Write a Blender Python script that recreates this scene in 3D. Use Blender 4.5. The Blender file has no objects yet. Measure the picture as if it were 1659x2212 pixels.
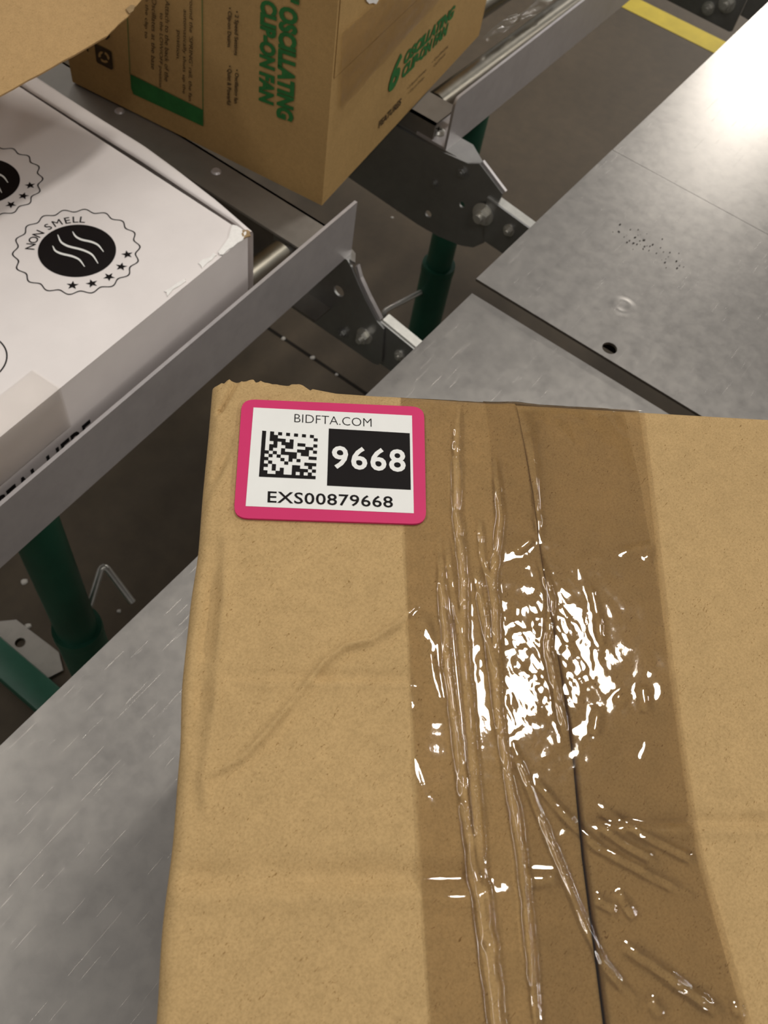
import bpy, bmesh, math, random
import numpy as np
from mathutils import Vector, Matrix

# ------------------------------------------------------------------ camera, world, lights, exposure
SC = bpy.context.scene
COL = SC.collection
CAMZ = 1.48                       # camera height above the floor
FPX, CX, CY = 1900.0, 829.5, 1106.0
R = np.array([[0.5925, -0.7959, 0.1246],
              [-0.6422, -0.5600, -0.5234],
              [0.4863, 0.2301, -0.8430]])   # rows: right, down, forward
cam_d = bpy.data.cameras.new('camera')
cam = bpy.data.objects.new('camera', cam_d); COL.objects.link(cam)
cam_d.sensor_fit = 'HORIZONTAL'; cam_d.sensor_width = 36.0
cam_d.lens = FPX / 1659.0 * 36.0
cam_d.clip_start = 0.01; cam_d.clip_end = 200
_m = Matrix(((R[0][0], -R[1][0], -R[2][0]), (R[0][1], -R[1][1], -R[2][1]), (R[0][2], -R[1][2], -R[2][2])))
cam.matrix_world = Matrix.Translation((0, 0, CAMZ)) @ _m.to_quaternion().to_matrix().to_4x4()
cam_d.dof.use_dof = True; cam_d.dof.focus_distance = 0.36; cam_d.dof.aperture_fstop = 38
SC.camera = cam

W = bpy.data.worlds.new('warehouse_air'); SC.world = W; W.use_nodes = True
W.node_tree.nodes['Background'].inputs[0].default_value = (0.95, 0.92, 0.90, 1)
W.node_tree.nodes['Background'].inputs[1].default_value = 0.23

def lamp(x, y, z, sx, sy, power, col=(1.0, 0.95, 0.88), rz=0):
    l = bpy.data.lights.new('bay_or_added_light', 'AREA'); l.shape = 'RECTANGLE'  # serves the overhead lamps and the lights added for glints and fill
    l.size = sx; l.size_y = sy; l.energy = power; l.color = col
    o = bpy.data.objects.new('bay_or_added_light', l); COL.objects.link(o)
    o.location = (x, y, z); o.rotation_euler = (0, 0, rz)
lamp(3.05, 0.05, 7.0, 1.1, 0.55, 135)
lamp(16.6, 2.6, 7.0, 1.6, 0.8, 720)
ROW = math.radians(38.36)                 # angle of two added light rows, set parallel to the box
lamp(-0.2, 4.6, 7.0, 11.0, 0.22, 230, rz=ROW)  # added row, makes the tape ridges glint along their length
lamp(6.2, -6.6, 7.0, 11.0, 0.22, 600, rz=ROW)  # added row, ridge glints plus brightening of upright faces towards the tables
lamp(-2.6, -3.4, 7.0, 1.1, 0.55, 60)  # added fill for the front faces
lamp(8.2, 6.2, 7.0, 1.1, 0.55, 110)  # added to put a glint on the far edge of the taped box

vs = SC.view_settings
vs.view_transform = 'Standard'; vs.look = 'None'; vs.gamma = 1.0; vs.use_curve_mapping = False
vs.exposure = 0.0

# ------------------------------------------------------------------ pixel -> place helpers (h = depth below the camera)
def ray(x, y): return R.T @ np.array([(x - CX) / FPX, (y - CY) / FPX, 1.0])
def at(x, y, h):
    d = ray(x, y) * 1.0; p = d * (-h / d[2]); return np.array([p[0], p[1], CAMZ + p[2]])
def hit(x, y, P0, n):
    P0 = np.array(P0, float) - [0, 0, CAMZ]; n = np.array(n, float); d = ray(x, y)
    p = d * (P0 @ n) / (d @ n); return p + [0, 0, CAMZ]
def Z(h): return CAMZ - h

# ------------------------------------------------------------------ mesh helpers
def link(name, me, mat=None, parent=None):
    o = bpy.data.objects.new(name, me); COL.objects.link(o)
    if mat is not None: me.materials.append(mat)
    if parent is not None: o.parent = parent; o.matrix_parent_inverse = parent_inv(parent)
    return o
def parent_inv(p):
    m = Matrix.Identity(4); q = p
    while q is not None:
        m = Matrix.LocRotScale(q.location, q.rotation_euler, q.scale) @ q.matrix_parent_inverse.copy() if False else m
        q = q.parent
    return Matrix.Translation(-Vector(world_loc(p)))
def world_loc(p):
    return p.get('_wl', (0.0, 0.0, 0.0))
def thing(name, loc, label, cat, group=None):
    o = bpy.data.objects.new(name, None); COL.objects.link(o)
    o.location = loc; o['_wl'] = tuple(float(v) for v in loc); o.empty_display_size = 0.05
    return tag(o, label, cat, group)
def tag(o, label=None, cat=None, group=None, kind=None):
    if label: o['label'] = label
    if cat: o['category'] = cat
    if group: o['group'] = group
    if kind: o['kind'] = kind
    return o
def smooth(o, ang=40):
    me = o.data
    me.polygons.foreach_set('use_smooth', [True] * len(me.polygons))
    try: me.set_sharp_from_angle(angle=math.radians(ang))
    except Exception: pass
    return o
def mesh(name, vs_, fs, mat, parent=None, sm=False):
    me = bpy.data.meshes.new(name); me.from_pydata([tuple(map(float, v)) for v in vs_], [], fs); me.update()
    o = link(name, me, mat, parent)
    if sm: smooth(o)
    return o
def from_bm(name, bm, mat, parent=None, sm=False, ang=40):
    bmesh.ops.recalc_face_normals(bm, faces=bm.faces)
    me = bpy.data.meshes.new(name); bm.to_mesh(me); bm.free(); me.update()
    o = link(name, me, mat, parent)
    if sm: smooth(o, ang)
    return o
def orient(o, d):
    """make the face normals of an open sheet point along d"""
    bm = bmesh.new(); bm.from_mesh(o.data); d = Vector(tuple(map(float, d)))
    s_ = Vector((0, 0, 0))
    for f in bm.faces: f.normal_update(); s_ += f.normal * f.calc_area()
    if s_.dot(d) < 0: bmesh.ops.reverse_faces(bm, faces=bm.faces)
    bm.to_mesh(o.data); bm.free(); return o
def grid(name, P, mat, parent=None, sm=True):
    nv, nu, _ = P.shape
    idx = np.arange(nv * nu).reshape(nv, nu)
    q = np.stack([idx[:-1, :-1], idx[:-1, 1:], idx[1:, 1:], idx[1:, :-1]], -1).reshape(-1, 4)
    me = bpy.data.meshes.new(name)
    me.vertices.add(nv * nu); me.vertices.foreach_set('co', P.reshape(-1).astype(np.float32))
    me.loops.add(q.size); me.loops.foreach_set('vertex_index', q.reshape(-1).astype(np.int32))
    me.polygons.add(len(q)); me.polygons.foreach_set('loop_start', (np.arange(len(q)) * 4).astype(np.int32))
    me.polygons.foreach_set('use_smooth', np.full(len(q), sm))
    me.update(calc_edges=True); me.validate()
    return link(name, me, mat, parent)
def add_box(bm, c, s, M=None, bev=0.0):
    r = bmesh.ops.create_cube(bm, size=1.0)
    m = Matrix.Translation(c) @ (M.to_4x4() if M else Matrix.Identity(4)) @ Matrix.Diagonal((*s, 1))
    bmesh.ops.transform(bm, matrix=m, verts=r['verts'])
    if bev:
        es = list({e for v in r['verts'] for e in v.link_edges})
        bmesh.ops.bevel(bm, geom=es, offset=bev, segments=2, affect='EDGES', profile=0.5)
def boxo(name, c, s, mat, parent=None, rz=0.0, bev=0.0):
    bm = bmesh.new(); add_box(bm, c, s, Matrix.Rotation(rz, 3, 'Z'), bev)
    return from_bm(name, bm, mat, parent, bev > 0)
def box2(name, lo, hi, mat, parent=None, bev=0.0):
    lo, hi = np.array(lo, float), np.array(hi, float)
    return boxo(name, (lo + hi) / 2, np.abs(hi - lo), mat, parent, 0, bev)
def add_cyl(bm, p0, p1, r0, r1=None, n=24, caps=True):
    p0, p1 = Vector(p0), Vector(p1); d = p1 - p0
    q = d.to_track_quat('Z', 'Y').to_matrix().to_4x4()
    bmesh.ops.create_cone(bm, cap_ends=caps, segments=n, radius1=r0, radius2=r0 if r1 is None else r1,
                          depth=d.length, matrix=Matrix.Translation((p0 + p1) / 2) @ q)
def cyl(name, p0, p1, r, mat, parent=None, n=24, r1=None):
    bm = bmesh.new(); add_cyl(bm, p0, p1, r, r1, n)
    return from_bm(name, bm, mat, parent, True)
def prism(name, poly, axis, a, b, mat, parent=None, holes=(), bev=0.0):
    """poly in 2D, extruded along axis from a to b.  axis 'X': poly is (y,z); 'Y': (x,z); 'Z': (x,y).  holes: (cx,cy,r)"""
    def p3(p, t):
        return {'X': (t, p[0], p[1]), 'Y': (p[0], t, p[1]), 'Z': (p[0], p[1], t)}[axis]
    bm = bmesh.new(); es = []; loops = [list(poly)]
    for (cx, cy, r) in holes:
        loops.append([(cx + r * math.cos(k * math.tau / 20), cy + r * math.sin(k * math.tau / 20)) for k in range(20)])
    for lp in loops:
        vv = [bm.verts.new(p3(p, a)) for p in lp]
        es += [bm.edges.new((vv[i], vv[(i + 1) % len(vv)])) for i in range(len(vv))]
    bmesh.ops.triangle_fill(bm, use_beauty=True, use_dissolve=False, edges=es)
    # drop faces that filled a hole
    for f in list(bm.faces):
        c = f.calc_center_median(); q = {'X': (c.y, c.z), 'Y': (c.x, c.z), 'Z': (c.x, c.y)}[axis]
        if any((q[0] - h[0]) ** 2 + (q[1] - h[1]) ** 2 < (h[2] * .97) ** 2 for h in holes) and \
           all(any(abs(math.hypot(({'X': (v.co.y, v.co.z), 'Y': (v.co.x, v.co.z), 'Z': (v.co.x, v.co.y)}[axis])[0] - h[0],
               ({'X': (v.co.y, v.co.z), 'Y': (v.co.x, v.co.z), 'Z': (v.co.x, v.co.y)}[axis])[1] - h[1]) - h[2]) < 1e-5 for h in holes) for v in f.verts):
            bm.faces.remove(f)
    r = bmesh.ops.extrude_face_region(bm, geom=list(bm.faces))
    vv = [g for g in r['geom'] if isinstance(g, bmesh.types.BMVert)]
    d = {'X': (b - a, 0, 0), 'Y': (0, b - a, 0), 'Z': (0, 0, b - a)}[axis]
    bmesh.ops.translate(bm, vec=d, verts=vv)
    return from_bm(name, bm, mat, parent)
def tube(name, pts, r, mat, parent=None, n=14):
    pts = [Vector(p) for p in pts]; vs_, fs = [], []
    up = Vector((0.3, 0.2, 1)).normalized()
    for i, p in enumerate(pts):
        t = (pts[min(i + 1, len(pts) - 1)] - pts[max(i - 1, 0)]).normalized()
        a = t.cross(up).normalized(); b = t.cross(a)
        for k in range(n):
            w = k * math.tau / n; vs_.append(p + a * (r * math.cos(w)) + b * (r * math.sin(w)))
    for i in range(len(pts) - 1):
        for k in range(n):
            fs.append((i * n + k, i * n + (k + 1) % n, (i + 1) * n + (k + 1) % n, (i + 1) * n + k))
    fs.append(tuple(range(n))[::-1]); fs.append(tuple(range((len(pts) - 1) * n, len(pts) * n)))
    return mesh(name, vs_, fs, mat, parent, True)
def bend(pts, rad=0.012, k=6):
    """round the inner corners of a polyline"""
    pts = [Vector(p) for p in pts]; out = [pts[0]]
    for i in range(1, len(pts) - 1):
        a = pts[i] + (pts[i - 1] - pts[i]).normalized() * rad; b = pts[i] + (pts[i + 1] - pts[i]).normalized() * rad
        for j in range(k + 1):
            t = j / k; out.append(a * (1 - t) ** 2 + pts[i] * 2 * t * (1 - t) + b * t * t)
    return out + [pts[-1]]
def text_raw(s, offset=0.0, shear=0.0, space=1.0):
    cu = bpy.data.curves.new('t', 'FONT'); cu.body = s; cu.size = 1.0; cu.offset = offset; cu.shear = shear
    cu.resolution_u = 3; cu.space_character = space; cu.fill_mode = 'FRONT'
    ob = bpy.data.objects.new('t', cu); COL.objects.link(ob)
    dg = bpy.context.evaluated_depsgraph_get(); me = bpy.data.meshes.new_from_object(ob.evaluated_get(dg))
    n = len(me.vertices); co = np.zeros(n * 3); me.vertices.foreach_get('co', co); co = co.reshape(-1, 3)[:, :2].copy()
    fs = [tuple(p.vertices) for p in me.polygons]
    bpy.data.objects.remove(ob); bpy.data.curves.remove(cu); bpy.data.meshes.remove(me)
    return co, fs
def text_on(name, s, O, U, V, mat, parent, offset=0.0, shear=0.0, space=1.0):
    """text squeezed into the parallelogram O, O+U, O+V"""
    co, fs = text_raw(s, offset, shear, space)
    lo, hi = co.min(0), co.max(0); q = (co - lo) / np.maximum(hi - lo, 1e-6)
    O, U, V = (np.array(a, float) for a in (O, U, V))
    P = O + q[:, :1] * U + q[:, 1:] * V
    return mesh(name, P, fs, mat, parent)
def flat_poly(bm, pts):
    vv = [bm.verts.new(tuple(map(float, p))) for p in pts]
    return bm.faces.new(vv)

_rng = np.random.RandomState(7)
def vnoise(x, y, seed=0):
    xi, yi = np.floor(x).astype(int), np.floor(y).astype(int); fx, fy = x - xi, y - yi
    fx = fx * fx * (3 - 2 * fx); fy = fy * fy * (3 - 2 * fy)
    def hsh(a, b):
        n = (a * 374761393 + b * 668265263 + seed * 974634777) & 0x7fffffff
        n = ((n ^ (n >> 13)) * 1274126177) & 0x7fffffff
        return ((n ^ (n >> 16)) & 0xffff) / 32767.5 - 1
    return (hsh(xi, yi) * (1 - fx) + hsh(xi + 1, yi) * fx) * (1 - fy) + (hsh(xi, yi + 1) * (1 - fx) + hsh(xi + 1, yi + 1) * fx) * fy
def seg_dist(x, y, poly):
    """distance to a polyline and the parameter 0..1 along it"""
    best = np.full(x.shape, 9.0); par = np.zeros(x.shape); n = len(poly) - 1
    for i in range(n):
        (ax, ay), (bx, by) = poly[i], poly[i + 1]; dx, dy = bx - ax, by - ay
        t = np.clip(((x - ax) * dx + (y - ay) * dy) / (dx * dx + dy * dy), 0, 1)
        d = np.hypot(x - ax - t * dx, y - ay - t * dy); m = d < best
        best = np.where(m, d, best); par = np.where(m, (i + t) / n, par)
    return best, par

# ------------------------------------------------------------------ materials
class NT:
    def __init__(s, name):
        s.m = bpy.data.materials.new(name); s.m.use_nodes = True; s.t = s.m.node_tree; s.t.nodes.clear()
        s.out = s.n('ShaderNodeOutputMaterial'); s.tc = None
    def n(s, t, **k):
        o = s.t.nodes.new(t)
        for a, b in k.items():
            if a.startswith('i_'): o.inputs[a[2:].replace('_', ' ')].default_value = b
            else: setattr(o, a, b)
        return o
    def l(s, a, b): s.t.links.new(a, b)
    def coord(s):
        if not s.tc: s.tc = s.n('ShaderNodeTexCoord')
        return s.tc.outputs['Object']
    def mapped(s, scale=(1, 1, 1), rot=(0, 0, 0)):
        mp = s.n('ShaderNodeMapping'); mp.inputs['Scale'].default_value = scale; mp.inputs['Rotation'].default_value = rot
        s.l(s.coord(), mp.inputs['Vector']); return mp.outputs[0]
    def noise(s, scale, detail=3, rough=0.55, vec=None, dist=0.0):
        o = s.n('ShaderNodeTexNoise'); o.inputs['Scale'].default_value = scale; o.inputs['Detail'].default_value = detail
        o.inputs['Roughness'].default_value = rough; o.inputs['Distortion'].default_value = dist
        s.l(vec if vec is not None else s.coord(), o.inputs['Vector']); return o.outputs['Fac']
    def ramp(s, fac, stops):
        r = s.n('ShaderNodeValToRGB'); e = r.color_ramp.elements
        while len(e) < len(stops): e.new(0.5)
        for i, (p, c) in enumerate(stops):
            e[i].position = p; e[i].color = (*c, 1) if len(c) == 3 else c
        s.l(fac, r.inputs[0]); return r.outputs[0]
    def mix(s, fac, a, b, mode='MIX'):
        o = s.n('ShaderNodeMix', data_type='RGBA', blend_type=mode)
        for v, k in ((fac, 0), (a, 6), (b, 7)):
            if hasattr(v, 'is_linked'): s.l(v, o.inputs[k])
            elif k == 0: o.inputs[0].default_value = v
            else: o.inputs[k].default_value = (*v, 1)
        return o.outputs[2]
    def math(s, op, a, b):
        o = s.n('ShaderNodeMath', operation=op)
        for v, k in ((a, 0), (b, 1)):
            if hasattr(v, 'is_linked'): s.l(v, o.inputs[k])
            else: o.inputs[k].default_value = v
        return o.outputs[0]
    def bump(s, h, strength=0.3, dist=0.001):
        b = s.n('ShaderNodeBump'); b.inputs['Strength'].default_value = strength; b.inputs['Distance'].default_value = dist
        s.l(h, b.inputs['Height']); return b.outputs[0]
    def principled(s, col, rough=0.5, metal=0.0, spec=0.5, normal=None):
        p = s.n('ShaderNodeBsdfPrincipled')
        for v, k in ((col, 'Base Color'), (rough, 'Roughness'), (metal, 'Metallic'), (spec, 'Specular IOR Level')):
            if hasattr(v, 'is_linked'): s.l(v, p.inputs[k])
            else: p.inputs[k].default_value = (*v, 1) if isinstance(v, tuple) else v
        if normal is not None: s.l(normal, p.inputs['Normal'])
        s.l(p.outputs[0], s.out.inputs[0]); return p

def cardboard(name, c, dark=0.8, flute=None):
    t = NT(name)
    big = t.noise(9, 3, 0.6); mid = t.noise(160, 4, 0.7); fine = t.noise(1300, 3, 0.7)
    base = t.mix(t.ramp(big, [(0.3, (0, 0, 0)), (0.7, (1, 1, 1))]), tuple(v * 0.93 for v in c), tuple(v * 1.05 for v in c))
    base = t.mix(t.ramp(mid, [(0.35, (0, 0, 0)), (0.65, (1, 1, 1))]), base, tuple(v * 0.9 for v in c), 'MIX') if False else base
    m1 = t.ramp(mid, [(0.3, (0.93, 0.93, 0.92)), (0.7, (1.05, 1.05, 1.05))])
    base = t.mix(1.0, base, m1, 'MULTIPLY')
    m2 = t.ramp(fine, [(0.30, (0.84, 0.83, 0.80)), (0.60, (1.06, 1.06, 1.06))])
    base = t.mix(1.0, base, m2, 'MULTIPLY')
    # short dark fibres
    v1 = t.mapped((420, 1300, 700), (0, 0, 0.5)); f1 = t.noise(1.0, 1, 0.4, v1, 2.5)
    fl = t.ramp(f1, [(0.68, (1, 1, 1)), (0.75, (0.55, 0.47, 0.36))])
    base = t.mix(1.0, base, fl, 'MULTIPLY')
    h = t.math('ADD', t.math('MULTIPLY', fine, 0.35), t.math('MULTIPLY', mid, 0.8))
    t.principled(base, 0.78, 0, 0.18, t.bump(h, 0.10, 0.0004))
    return t.m
def steel(name, c=(0.56, 0.55, 0.54), r0=0.30, r1=0.5, scratch=0.35, spang=90, diffuse=0.0):
    t = NT(name)
    sp = t.n('ShaderNodeTexVoronoi'); sp.inputs['Scale'].default_value = spang; t.l(t.coord(), sp.inputs['Vector'])
    n1 = t.noise(5, 4, 0.6); n2 = t.noise(60, 4, 0.7)
    base = t.mix(t.ramp(n1, [(0.3, (0, 0, 0)), (0.72, (1, 1, 1))]), tuple(v * 0.93 for v in c), tuple(min(1, v * 1.05) for v in c))
    bw = t.n('ShaderNodeRGBToBW'); t.l(sp.outputs['Color'], bw.inputs[0]); base = t.mix(0.025, base, bw.outputs[0], 'OVERLAY')
    st = t.ramp(n2, [(0.28, (0.92, 0.92, 0.925)), (0.55, (1.0, 1.0, 1.0)), (0.72, (1.03, 1.03, 1.02))])
    base = t.mix(1.0, base, st, 'MULTIPLY')
    rr = t.n('ShaderNodeMapRange'); rr.inputs['To Min'].default_value = r0; rr.inputs['To Max'].default_value = r1
    t.l(n2, rr.inputs['Value'])
    h = None
    for k, (a, sc) in enumerate((((0.35), (14, 900, 14)), ((-1.15), (16, 1100, 16)), ((1.9), (12, 800, 12)))):
        w = t.noise(1.0, 2, 0.5, t.mapped(sc, (0, 0, a)), 0.4)
        w = t.ramp(w, [(0.722, (0, 0, 0)), (0.75, (1, 1, 1))]); h = w if h is None else t.math('MAXIMUM', h, w)
    hh = t.math('ADD', t.math('MULTIPLY', h, scratch), t.math('MULTIPLY', n2, 0.12))
    t.principled(base, rr.outputs[0], 1.0 - diffuse, 0.5, t.bump(hh, 0.18, 0.0004))
    return t.m
def plain(name, c, rough=0.6, metal=0.0, spec=0.4, var=0.06, scale=40, bump=0.0):
    t = NT(name); n = t.noise(scale, 4, 0.6)
    base = t.mix(t.ramp(n, [(0.3, (0, 0, 0)), (0.7, (1, 1, 1))]), tuple(v * (1 - var) for v in c), tuple(min(1, v * (1 + var)) for v in c))
    t.principled(base, rough, metal, spec, t.bump(n, bump, 0.001) if bump else None)
    return t.m
def tape_mat(name, tint, rough=0.06, ior=1.5, bump=0.12):
    t = NT(name)
    tr = t.n('ShaderNodeBsdfTransparent'); tr.inputs[0].default_value = (*tint, 1)
    gl = t.n('ShaderNodeBsdfGlossy'); gl.inputs['Roughness'].default_value = rough
    gl.inputs[0].default_value = (1, 1, 1, 1)
    nz = t.noise(240, 3, 0.6); nb = t.bump(nz, bump, 0.0006); t.l(nb, gl.inputs['Normal'])
    fr = t.n('ShaderNodeFresnel'); fr.inputs[0].default_value = ior; t.l(nb, fr.inputs['Normal'])
    mx = t.n('ShaderNodeMixShader'); t.l(fr.outputs[0], mx.inputs[0]); t.l(tr.outputs[0], mx.inputs[1]); t.l(gl.outputs[0], mx.inputs[2])
    t.l(mx.outputs[0], t.out.inputs[0]); return t.m

M = {}
M['kraft'] = cardboard('kraft_cardboard', (0.465, 0.315, 0.145))
M['kraft_in'] = cardboard('kraft_cardboard_inner', (0.36, 0.235, 0.11))
M['kraft_b'] = cardboard('kraft_cardboard_printed_box', (0.445, 0.285, 0.115))
M['kraft_c'] = cardboard('kraft_cardboard_stacked_box', (0.47, 0.305, 0.14))
M['whitecard'] = plain('white_coated_card', (0.78, 0.73, 0.71), 0.5, 0, 0.4, 0.03, 25)
M['wornwhite'] = plain('torn_white_paper', (0.85, 0.83, 0.80), 0.8, 0, 0.2, 0.05, 300, 0.3)
M['wornbrown'] = plain('torn_brown_paper', (0.33, 0.23, 0.12), 0.9, 0, 0.2, 0.1, 300, 0.3)
M['tape'] = tape_mat('clear_packing_tape', (0.94, 0.925, 0.885), 0.05, 1.5, 0.05)
M['tape_far'] = tape_mat('clear_packing_tape_scuffed', (0.96, 0.94, 0.90), 0.3, 1.22, 0.3)
M['table'] = steel('galvanized_sheet', (0.44, 0.415, 0.385), 0.25, 0.34, 0.35)
M['frame'] = steel('galvanized_frame', (0.26, 0.24, 0.215), 0.34, 0.5, 0.25, 60, 0.45)
M['bracket'] = steel('zinc_bracket', (0.36, 0.36, 0.35), 0.28, 0.42, 0.25, 70, 0.25)
M['angle'] = steel('mill_aluminium_angle', (0.55, 0.52, 0.52), 0.30, 0.42, 0.3, 30, 0.5)
M['zinc'] = plain('bright_zinc', (0.70, 0.69, 0.64), 0.3, 0.7, 0.5, 0.08, 120)
M['roller'] = steel('roller_steel', (0.29, 0.27, 0.225), 0.26, 0.40, 0.3, 40)
M['green'] = plain('green_enamel', (0.017, 0.10, 0.060), 0.38, 0, 0.5, 0.12, 20)
M['black'] = plain('black_print', (0.008, 0.006, 0.006), 0.6, 0, 0.12, 0.1, 80)
M['ink'] = plain('brown_black_ink', (0.055, 0.035, 0.018), 0.7, 0, 0.2, 0.2, 80)
M['ginkd'] = plain('green_ink', (0.025, 0.145, 0.035), 0.65, 0, 0.25, 0.15, 80)
M['wink'] = plain('white_ink', (0.80, 0.80, 0.77), 0.5, 0, 0.4, 0.02, 80)
M['pink'] = plain('magenta_sticker', (0.60, 0.026, 0.135), 0.5, 0, 0.25, 0.04, 30)
M['dark'] = plain('hollow_dark', (0.02, 0.017, 0.014), 0.9, 0, 0.1)
M['yellow'] = plain('yellow_floor_tape', (0.50, 0.38, 0.03), 0.55, 0, 0.3, 0.12, 12)
M['speck'] = plain('pale_speck', (0.55, 0.52, 0.47), 0.8, 0, 0.2)
M['tape_white'] = tape_mat('clear_tape_on_white', (0.985, 0.98, 0.965), 0.15, 1.3, 0.2)
M['film'] = tape_mat('torn_clear_film', (0.85, 0.82, 0.72), 0.18, 1.5, 0.6)
def floor_mat():
    t = NT('sealed_concrete'); a = t.noise(1.6, 5, 0.6); b = t.noise(26, 5, 0.65)
    base = t.mix(t.ramp(a, [(0.3, (0, 0, 0)), (0.7, (1, 1, 1))]), (0.054, 0.038, 0.020), (0.080, 0.057, 0.033))
    base = t.mix(1.0, base, t.ramp(b, [(0.3, (0.85, 0.85, 0.85)), (0.7, (1.1, 1.1, 1.1))]), 'MULTIPLY')
    t.principled(base, 0.55, 0, 0.3, t.bump(b, 0.08, 0.002)); return t.m
M['floor'] = floor_mat()

# ------------------------------------------------------------------ the setting
fl = box2('floor', (-8, -8, -0.1), (14, 10, 0.0), M['floor']); fl['kind'] = 'structure'
jt = box2('floor_joint', (1.067, -6, 0.0), (1.0745, 8, 0.0008), M['dark'], fl)
yt = tag(box2('floor_tape', (2.952, -4, 0.0), (3.045, 6, 0.0012), M['yellow']), 'wide yellow marking stripe stuck on the dark floor', 'floor tape')
specks = [(60, 1353), (257, 1320), (52, 1257), (857, 452), (848, 470), (612, 731), (675, 772), (727, 809), (748, 378)]
for i, (x, y) in enumerate(specks):
    p = at(x, y, CAMZ - 0.001); rr = random.Random(i); r = 0.0035 + 0.003 * rr.random()
    bm = bmesh.new(); n = 7
    ring = [(p[0] + r * (0.7 + 0.5 * rr.random()) * math.cos(k * math.tau / n), p[1] + r * (0.7 + 0.5 * rr.random()) * math.sin(k * math.tau / n)) for k in range(n)]
    lo = [bm.verts.new((a, b, 0.0009)) for a, b in ring]; hi = [bm.verts.new(((a - p[0]) * .6 + p[0], (b - p[1]) * .6 + p[1], 0.003)) for a, b in ring]
    bm.faces.new(hi); bm.faces.new(lo[::-1])
    for k in range(n): bm.faces.new((lo[k], lo[(k + 1) % n], hi[(k + 1) % n], hi[k]))
    tag(from_bm('paper_crumb', bm, M['speck']), 'tiny pale crumb of litter on the dark concrete floor', 'litter', 'pale crumbs scattered on the floor')

# ------------------------------------------------------------------ steel tables
def table_legs(parent, xs, ys, top):
    for x in xs:
        for y in ys:
            box2('leg', (x - .02, y - .02, 0), (x + .02, y + .02, top), M['frame'], parent)
ZT = Z(0.62)
tn = thing('sheet_metal_table', (0.0, -0.2, 0), 'near galvanized steel table top carrying the taped cardboard box', 'table')
prism('top_panel', [(-0.75, -0.75), (0.6245, -0.75), (0.6245, 0.2565), (-0.75, 0.2565)], 'Z', ZT - 0.0025, ZT, M['table'], tn)
box2('side_apron', (-0.75, 0.2535, ZT - 0.045), (0.6245, 0.2565, ZT - 0.0025), M['table'], tn)
box2('end_apron', (0.6215, -0.75, ZT - 0.045), (0.6245, 0.2535, ZT - 0.0025), M['table'], tn)
box2('rear_apron', (-0.75, -0.75, ZT - 0.045), (0.6215, -0.747, ZT - 0.0025), M['table'], tn)
table_legs(tn, (-0.68, 0.42), (-0.68, -0.1), ZT - 0.0025)
ZF = Z(0.612)
tf = thing('sheet_metal_table', (1.3, -0.2, 0), 'far galvanized steel table top with a punched hole near its end', 'table')
hc = at(1317, 752, 0.612)
prism('top_panel', [(0.6365, -0.75), (0.930, -0.75), (0.930, 0.2615), (0.6365, 0.2615)], 'Z', ZF - 0.003, ZF, M['table'], tf, holes=[(hc[0], hc[1], 0.0076)])
prism('top_panel', [(0.9312, -0.75), (2.3, -0.75), (2.3, 0.2615), (0.9312, 0.2615)], 'Z', ZF - 0.0034, ZF - 0.0004, M['table'], tf)
box2('side_apron', (0.70, 0.2585, ZF - 0.05), (2.3, 0.2615, ZF - 0.0034), M['table'], tf)
box2('rear_apron', (0.70, -0.75, ZF - 0.05), (2.3, -0.747, ZF - 0.0034), M['table'], tf)
box2('end_apron', (0.70, -0.747, ZF - 0.05), (0.703, 0.2585, ZF - 0.0034), M['dark'], tf)
table_legs(tf, (1.0, 2.2), (-0.68, -0.1), ZF - 0.0034)
# pressed dimple: a shallow ring with a sunk centre
dc = at(1345, 662, 0.612); vs_, fs = [], []; prof = [(0.0, .00012), (0.0035, .00015), (0.006, .0004), (0.0085, .00055), (0.011, .00035), (0.0135, .0001), (0.0155, .00003)]
for k in range(32):
    a = k * math.tau / 32
    for r, z in prof: vs_.append((dc[0] + r * math.cos(a), dc[1] + r * math.sin(a), ZF + z))
n = len(prof)
for k in range(32):
    for j in range(n - 1): fs.append((k * n + j, k * n + j + 1, ((k + 1) % 32) * n + j + 1, ((k + 1) % 32) * n + j))
bm = bmesh.new(); rs = random.Random(12)
for k in range(46):
    t = rs.random(); x = 1330 + 150 * t + rs.gauss(0, 14); y = 492 + 85 * t + rs.gauss(0, 13); p = at(x, y, 0.612); r = rs.uniform(0.0004, 0.0016); st_ = rs.uniform(0, 3)
    flat_poly(bm, [(p[0] + r * (1 + .5 * rs.random()) * math.cos(st_ + a * math.tau / 6), p[1] + .6 * r * math.sin(st_ + a * math.tau / 6), ZF + 0.0002) for a in range(6)])
bmesh.ops.recalc_face_normals(bm, faces=bm.faces)
me_ = bpy.data.meshes.new('scuff_marks'); bm.to_mesh(me_); bm.free(); link('scuff_marks', me_, M['dark'], tf)
mesh('pressed_dimple', vs_, fs, M['table'], tf, True)

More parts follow.
